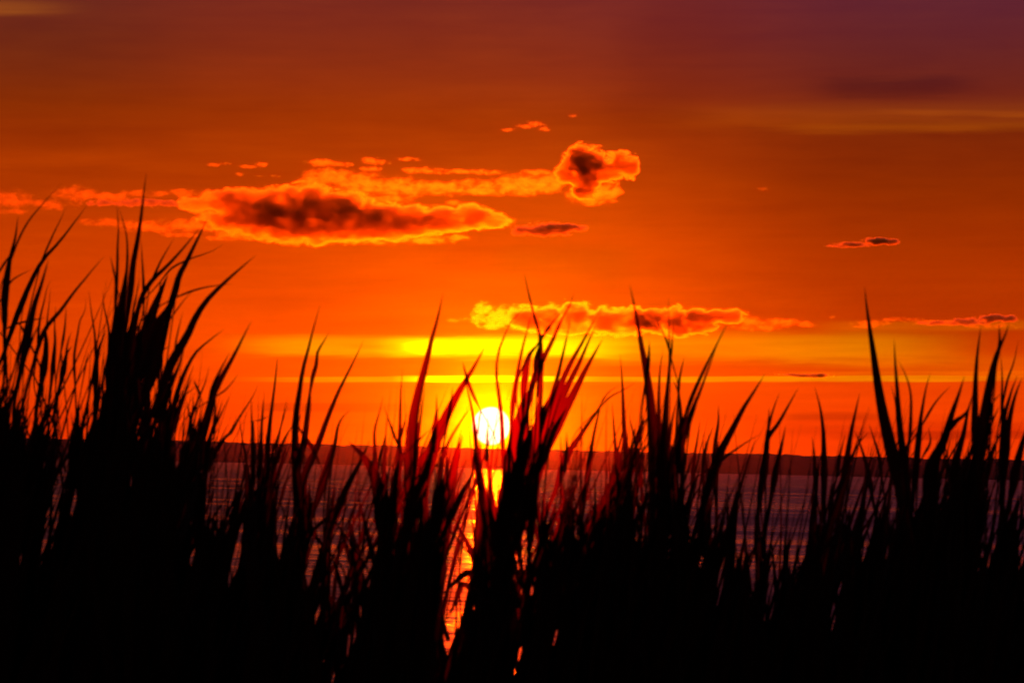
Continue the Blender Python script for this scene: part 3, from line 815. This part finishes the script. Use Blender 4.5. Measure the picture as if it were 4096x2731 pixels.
FR['V'] = (0, 1866, .5517); FR['X'] = (2048, 1866, .5517); FR['Y'] = (3072, 1866, .5517)
gap('W', (440, -20, 470, 300, 60), (620, -20, 640, 260, 90), (760, -20, 800, 200, 60), (250, -20, 230, 300, 40), (200, 330, 170, 560, 20), (600, 400, 610, 760, 45), (720, 380, 760, 560, 40), (860, 460, 890, 620, 14),
    (570, 830, 575, 1000, 32), (820, 700, 825, 800, 14), (680, 870, 692, 990, 18), (535, 1060, 520, 1200, 20), (380, 720, 382, 830, 12), (470, 760, 450, 1020, 20), (735, 1050, 735, 1095, 9), (700, 1180, 698, 1260, 9), (505, 1320, 495, 1370, 8), (783, 1410, 788, 1425, 8), (572, 1520, 575, 1522, 9), (950, 1090, 952, 1125, 10),
    (1050, 360, 1030, 510, 14), (1105, 150, 1100, 280, 24), (1158, 440, 1145, 510, 9), (1375, 410, 1365, 480, 12), (1080, -10, 1068, 60, 12), (1155, -10, 1150, 60, 14), (970, -10, 970, 80, 14), (1300, 30, 1275, 210, 20), (1345, 20, 1310, 150, 20), (1240, 20, 1225, 80, 8),
    (1580, 80, 1580, 330, 30), (1500, 220, 1490, 400, 34), (1510, 380, 1550, 520, 28), (1455, 450, 1440, 560, 18), (1480, 580, 1470, 700, 60), (1420, 700, 1400, 860, 22), (1440, 880, 1375, 1040, 22), (1510, 860, 1470, 1040, 22), (1445, 1060, 1440, 1110, 14), (1395, 1140, 1380, 1230, 16),
    (1650, 300, 1655, 380, 14), (1670, 420, 1675, 560, 20), (1735, -10, 1720, 300, 18), (1722, 330, 1722, 500, 7), (1713, 620, 1716, 740, 9), (1825, 700, 1820, 750, 18), (1835, 880, 1830, 1000, 26), (1570, 1030, 1572, 1070, 10), (1485, 1300, 1478, 1360, 9), (1825, 590, 1825, 620, 8), (1680, 20, 1690, 170, 10), (1325, 1500, 1327, 1520, 7),
    (430, 620, 432, 680, 8), (905, 700, 905, 730, 7))
gap('X', (225, 50, 232, 150, 24), (275, 40, 275, 100, 12), (155, 30, 150, 50, 8), (335, 190, 320, 280, 16), (350, 210, 335, 270, 8), (280, 260, 268, 340, 10), (188, 190, 188, 225, 9), (435, 20, 405, 170, 14), (480, 60, 472, 190, 12), (528, 180, 530, 260, 9), (495, 290, 475, 400, 12), (490, 410, 470, 460, 8), (570, 80, 572, 180, 14), (640, 40, 615, 120, 16), (680, 50, 655, 120, 10), (160, 460, 148, 570, 18), (102, 550, 104, 640, 7), (47, 730, 47, 800, 9), (147, 880, 147, 895, 7), (8, 890, 5, 950, 9), (15, 1078, 10, 1095, 8), (310, 1240, 310, 1290, 8), (50, 1350, 47, 1410, 12),
    (890, 40, 890, 100, 16), (935, 140, 930, 250, 13), (910, 460, 922, 535, 11), (968, 450, 972, 520, 6), (1180, 160, 1165, 205, 8), (1240, 60, 1238, 110, 9), (1290, 70, 1255, 160, 14), (1335, 260, 1300, 350, 14), (1355, 330, 1320, 500, 8), (1298, 545, 1296, 575, 6), (1133, 550, 1128, 600, 9), (1367, 690, 1366, 720, 8), (1508, 820, 1496, 895, 12), (1524, 760, 1524, 775, 5),
    (1500, 80, 1490, 280, 24), (1480, 300, 1472, 420, 14), (1535, 180, 1528, 290, 10), (1600, 70, 1602, 100, 8), (1640, 90, 1610, 200, 12), (1710, 80, 1700, 150, 24), (1680, 210, 1655, 290, 12), (1740, 180, 1722, 340, 10), (1722, 380, 1722, 460, 10), (1770, 420, 1745, 550, 13), (1642, 490, 1638, 600, 11), (1684, 420, 1684, 460, 7), (1830, 80, 1828, 210, 20), (1820, 290, 1808, 400, 10), (1840, 520, 1832, 640, 9), (1762, 700, 1755, 760, 12), (1752, 800, 1752, 830, 7),
    (715, 20, 700, 60, 10), (800, 0, 800, 50, 8))
gap('Y', (200, 110, 90, 330, 40), (130, 100, 60, 250, 30), (230, 200, 200, 290, 14), (250, 380, 245, 600, 26), (195, 480, 185, 610, 16), (60, 350, 40, 450, 12), (150, 430, 130, 510, 10), (275, 250, 280, 340, 10), (385, 220, 390, 300, 15), (370, 310, 365, 350, 8), (400, 380, 393, 460, 10), (440, 90, 440, 170, 12), (485, 90, 475, 130, 8), (600, 100, 550, 300, 24), (640, 250, 635, 270, 9), (655, 320, 635, 400, 9), (750, 160, 740, 340, 17), (690, 130, 660, 160, 10), (930, 120, 930, 290, 18), (928, 310, 928, 360, 8), (860, 100, 860, 130, 16), (800, 100, 800, 150, 10), (1110, 110, 1080, 260, 20), (1045, 120, 1048, 190, 7), (1275, 100, 1275, 130, 12), (1600, 115, 1605, 150, 16), (1672, 120, 1672, 150, 9), (1730, 115, 1728, 150, 10), (1830, 120, 1780, 190, 20), (1560, 210, 1535, 400, 17), (1665, 210, 1640, 310, 20), (1680, 360, 1665, 510, 17), (1630, 510, 1640, 585, 13), (1770, 240, 1745, 320, 22), (1850, 250, 1825, 370, 12), (1856, 490, 1845, 640, 22), (1608, 620, 1610, 660, 6), (1535, 680, 1532, 700, 9), (745, 450, 695, 570, 7), (525, 600, 525, 620, 8), (1245, 690, 1248, 720, 8), (1210, 460, 1208, 500, 8), (1097, 450, 1097, 460, 6), (935, 520, 936, 535, 6), (92, 770, 90, 830, 8), (15, 940, 20, 1060, 14), (490, 990, 450, 1165, 7), (850, 680, 852, 695, 5), (1856, 960, 1856, 1000, 9))
gap('V', (400, 170, 380, 240, 12), (430, 270, 415, 330, 9), (345, 410, 342, 485, 11), (527, 230, 527, 350, 9), (465, 50, 467, 95, 8), (685, 70, 683, 105, 7), (970, 40, 935, 130, 7), (315, 700, 298, 750, 7), (145, 680, 138, 700, 6), (460, 520, 462, 610, 6), (1375, 460, 1377, 485, 7), (1640, 465, 1640, 510, 9), (1745, 510, 1735, 560, 9), (1730, 590, 1730, 680, 13), (1692, 680, 1705, 750, 12), (1678, 750, 1675, 810, 9), (1672, 865, 1672, 880, 7), (1585, 575, 1585, 600, 6), (1383, 675, 1383, 690, 6),
    (1560, 0, 1540, 30, 12), (1620, 0, 1590, 90, 12), (1660, 0, 1560, 290, 16), (1680, 20, 1640, 210, 12), (1635, 280, 1622, 350, 9), (1525, 160, 1518, 210, 9), (1510, 350, 1495, 390, 8), (1730, 0, 1740, 70, 9))
gap('L', (130, 2700, 50, 2950, 20), (230, 2750, 80, 3050, 10), (330, 3020, 320, 3180, 24), (445, 2820, 410, 3120, 18), (560, 2700, 500, 3040, 30), (500, 3130, 485, 3210, 16), (650, 2950, 645, 2990, 12), (740, 2700, 730, 2880, 20), (840, 2750, 790, 2960, 18), (900, 3050, 850, 3230, 26), (970, 2750, 930, 2900, 20), (870, 3340, 890, 3550, 36), (870, 3550, 850, 3840, 34), (945, 3600, 935, 3750, 16), (965, 3170, 960, 3280, 22), (1060, 2700, 1055, 3120, 26), (1190, 2700, 1170, 3130, 44), (1150, 3200, 1120, 3480, 44), (1340, 2600, 1330, 2930, 26), (1325, 3020, 1325, 3140, 20), (1425, 2960, 1420, 3120, 12), (190, 3370, 160, 3450, 18), (190, 3500, 100, 3650, 14), (525, 3380, 515, 3520, 24), (400, 3720, 390, 3840, 10), (690, 3780, 680, 3840, 16), (1225, 3480, 1220, 3510, 18), (1710, 2820, 1600, 3060, 22), (1580, 2750, 1575, 2770, 14), (1860, 3590, 1850, 3650, 20), (2260, 2950, 2210, 3050, 40), (2120, 2970, 2020, 3160, 24), (2070, 3340, 2020, 3300, 20), (2220, 3400, 2120, 3560, 34), (2250, 3300, 2180, 3500, 22), (1880, 3230, 1860, 3240, 20), (2160, 3000, 2080, 3330, 22), (2340, 3230, 2320, 3340, 18), (2240, 3200, 2130, 3420, 16), (2060, 3200, 2010, 3320, 14), (2490, 3700, 2480, 3900, 30), (2400, 3600, 2390, 3950, 20))


def seg_d(px_, py_, g):
    x0, y0, x1, y1, r_ = g
    dx_, dy_ = x1 - x0, y1 - y0
    L2 = dx_ * dx_ + dy_ * dy_
    t = 0 if L2 == 0 else max(0, min(1, ((px_ - x0) * dx_ + (py_ - y0) * dy_) / L2))
    return math.hypot(px_ - x0 - t * dx_, py_ - y0 - t * dy_) - r_


ENV = [(-60, 930), (0, 930), (60, 960), (120, 980), (190, 930), (240, 830), (290, 770), (340, 790), (400, 880), (450, 980), (500, 1050), (560, 1080), (640, 1100), (700, 1120), (760, 1130),
       (800, 1110), (850, 1090), (900, 1070), (1000, 1050), (1060, 1080), (1110, 1110), (1150, 1070), (1230, 1060), (1300, 1080), (1400, 1080), (1500, 1060), (1600, 1090), (1660, 1120),
       (1740, 1140), (1800, 1130), (1850, 1150), (1900, 1130), (2000, 1120), (2100, 1100), (2200, 1090), (2300, 1120), (2420, 1120)]


def env(x):      # top of the solid mass, 4096 px
    x = x / 1.7415
    for (a, ya), (b, yb) in zip(ENV, ENV[1:]):
        if a <= x <= b:
            return (ya + (yb - ya) * (x - a) / (b - a)) * 1.7415
    return ENV[0][1] * 1.7415 if x < 0 else ENV[-1][1] * 1.7415


def bed(n, seed, lo, hi, w0, w1, lean, tag_label, over, dmin, dmax, xr=(-900, 5000), lens=(650, 1500), free=False):
    rnd = random.Random(seed)
    vs, fs = [], []
    made = 0; tries = 0
    while made < n and tries < n * 14:
        tries += 1
        depth = rnd.uniform(dmin, dmax)
        x = rnd.uniform(*xr)
        e = env(x)
        q = rnd.random() ** 1.5
        ytip = e + lo + (hi - lo) * q
        if rnd.random() < over: ytip = e - rnd.expovariate(1 / 70.0)
        ln = rnd.gauss(lean, .16)
        L_ = rnd.uniform(*lens)
        xt = x; xb = x - ln * L_
        curve = rnd.uniform(-.12, .12) * L_
        w = rnd.uniform(w0, w1)
        P = [(xb, ytip + L_), ((xb + xt) / 2 + curve * .4, ytip + L_ * .5), (xt + curve * .2, ytip)]
        n_ = 12
        P = [(a, b, 0) for a, b in P]
        if P[0][1] < 2750 and lens[0] > 500:      # its foot must be out of sight or on a stem below
            P.insert(0, (xb - ln * 400, 2900, 0)); n_ = 15
        sm = smooth_path(P, n_)
        bad = False
        for i, (a, b, _) in enumerate(sm):
            ww = w * .5 * width(i / (n_ - 1), 3) + 2
            if b > 2760 or free: continue
            for g_ in GAPS:
                if abs(a - g_[0]) > 500 and abs(a - g_[2]) > 500: continue
                if seg_d(a, b, g_) < ww: bad = True; break
            if not bad and i and not free:
                a2, b2 = (a + sm[i - 1][0]) / 2, (b + sm[i - 1][1]) / 2
                for g_ in GAPS:
                    if abs(a2 - g_[0]) > 500 and abs(a2 - g_[2]) > 500: continue
                    if seg_d(a2, b2, g_) < ww: bad = True; break
            if bad: break
        if bad: continue
        made += 1
        dd = rnd.uniform(-.4, .4)
        pts = [at(a, b, depth + dd * i / (n_ - 1)) for i, (a, b, _) in enumerate(sm)]
        wd = [max(w * width(i / (n_ - 1), 3), .3) * depth / FPX for i in range(n_)]
        # root it: carry the foot down to the bank
        foot = pts[0].copy(); g0 = GROUND(depth) - .03
        if foot.z > g0 + .05 and lens[0] > 500:
            pts.insert(0, Vector((foot.x - .04, foot.y, g0))); wd.insert(0, wd[0])
        ribbon(vs, fs, pts, wd, (rnd.uniform(-.5, .5), rnd.uniform(-.5, .5)), rnd)
    o = mesh('reed_bed', vs, fs, M_LEAF)
    return tag(o, tag_label, 'reeds', kind='stuff')

bed(2300, 5, -200, 420, 26, 56, .20, 'dense black mass of reed leaves filling the bank', .08, 10.5, 14.5)
bed(2200, 6, 20, 900, 34, 70, .14, 'dense black lower reeds in front of the water', .0, 9.5, 12.5)
bed(2600, 8, -60, 1000, 16, 34, .22, 'short crowded reed leaves between the taller reeds', .05, 10, 13, (-300, 4400), (260, 520))
bed(900, 9, 0, 900, 10, 26, .10, 'slender crowded reed leaves around the sun path', .05, 10, 13, (1150, 2300), (160, 420))
bed(260, 7, -240, -60, 10, 22, .24, 'thin blurred reed tips rising out of the dense mass', .6, 9.5, 15)
bed(400, 11, -330, 100, 9, 18, .22, 'fine single reed stalks crossing the gaps of the bed', .3, 9.5, 13, (-300, 4400), (650, 1500), True)
bed(900, 21, -200, 300, 28, 60, .20, 'dense dark reeds carrying the bed on to the right', .1, 10.0, 14.0, (4300, 8800))
bed(900, 22, -200, 300, 28, 60, .20, 'dense dark reeds carrying the bed on to the left', .1, 10.0, 14.0, (-4800, -300))


# ------------------------------------------------------------------ haze
m_haze, nt = new_mat('haze')
pv = nt.nodes.new('ShaderNodeVolumePrincipled')
pv.inputs['Color'].default_value = (.95, .68, .8, 1)
pv.inputs['Density'].default_value = 0.0000032
pv.inputs['Anisotropy'].default_value = 0.97
out(nt, pv.outputs[0], 'Volume')
x0, x1, y0, y1, z0, z1 = -6500, 6500, -60, 6800, -3.2, 42
hz = mesh('haze', [(x0, y0, z0), (x1, y0, z0), (x1, y1, z0), (x0, y1, z0), (x0, y0, z1), (x1, y0, z1), (x1, y1, z1), (x0, y1, z1)],
          [(0, 3, 2, 1), (4, 5, 6, 7), (0, 1, 5, 4), (1, 2, 6, 5), (2, 3, 7, 6), (3, 0, 4, 7)], m_haze, smooth=False)
tag(hz, kind='stuff')
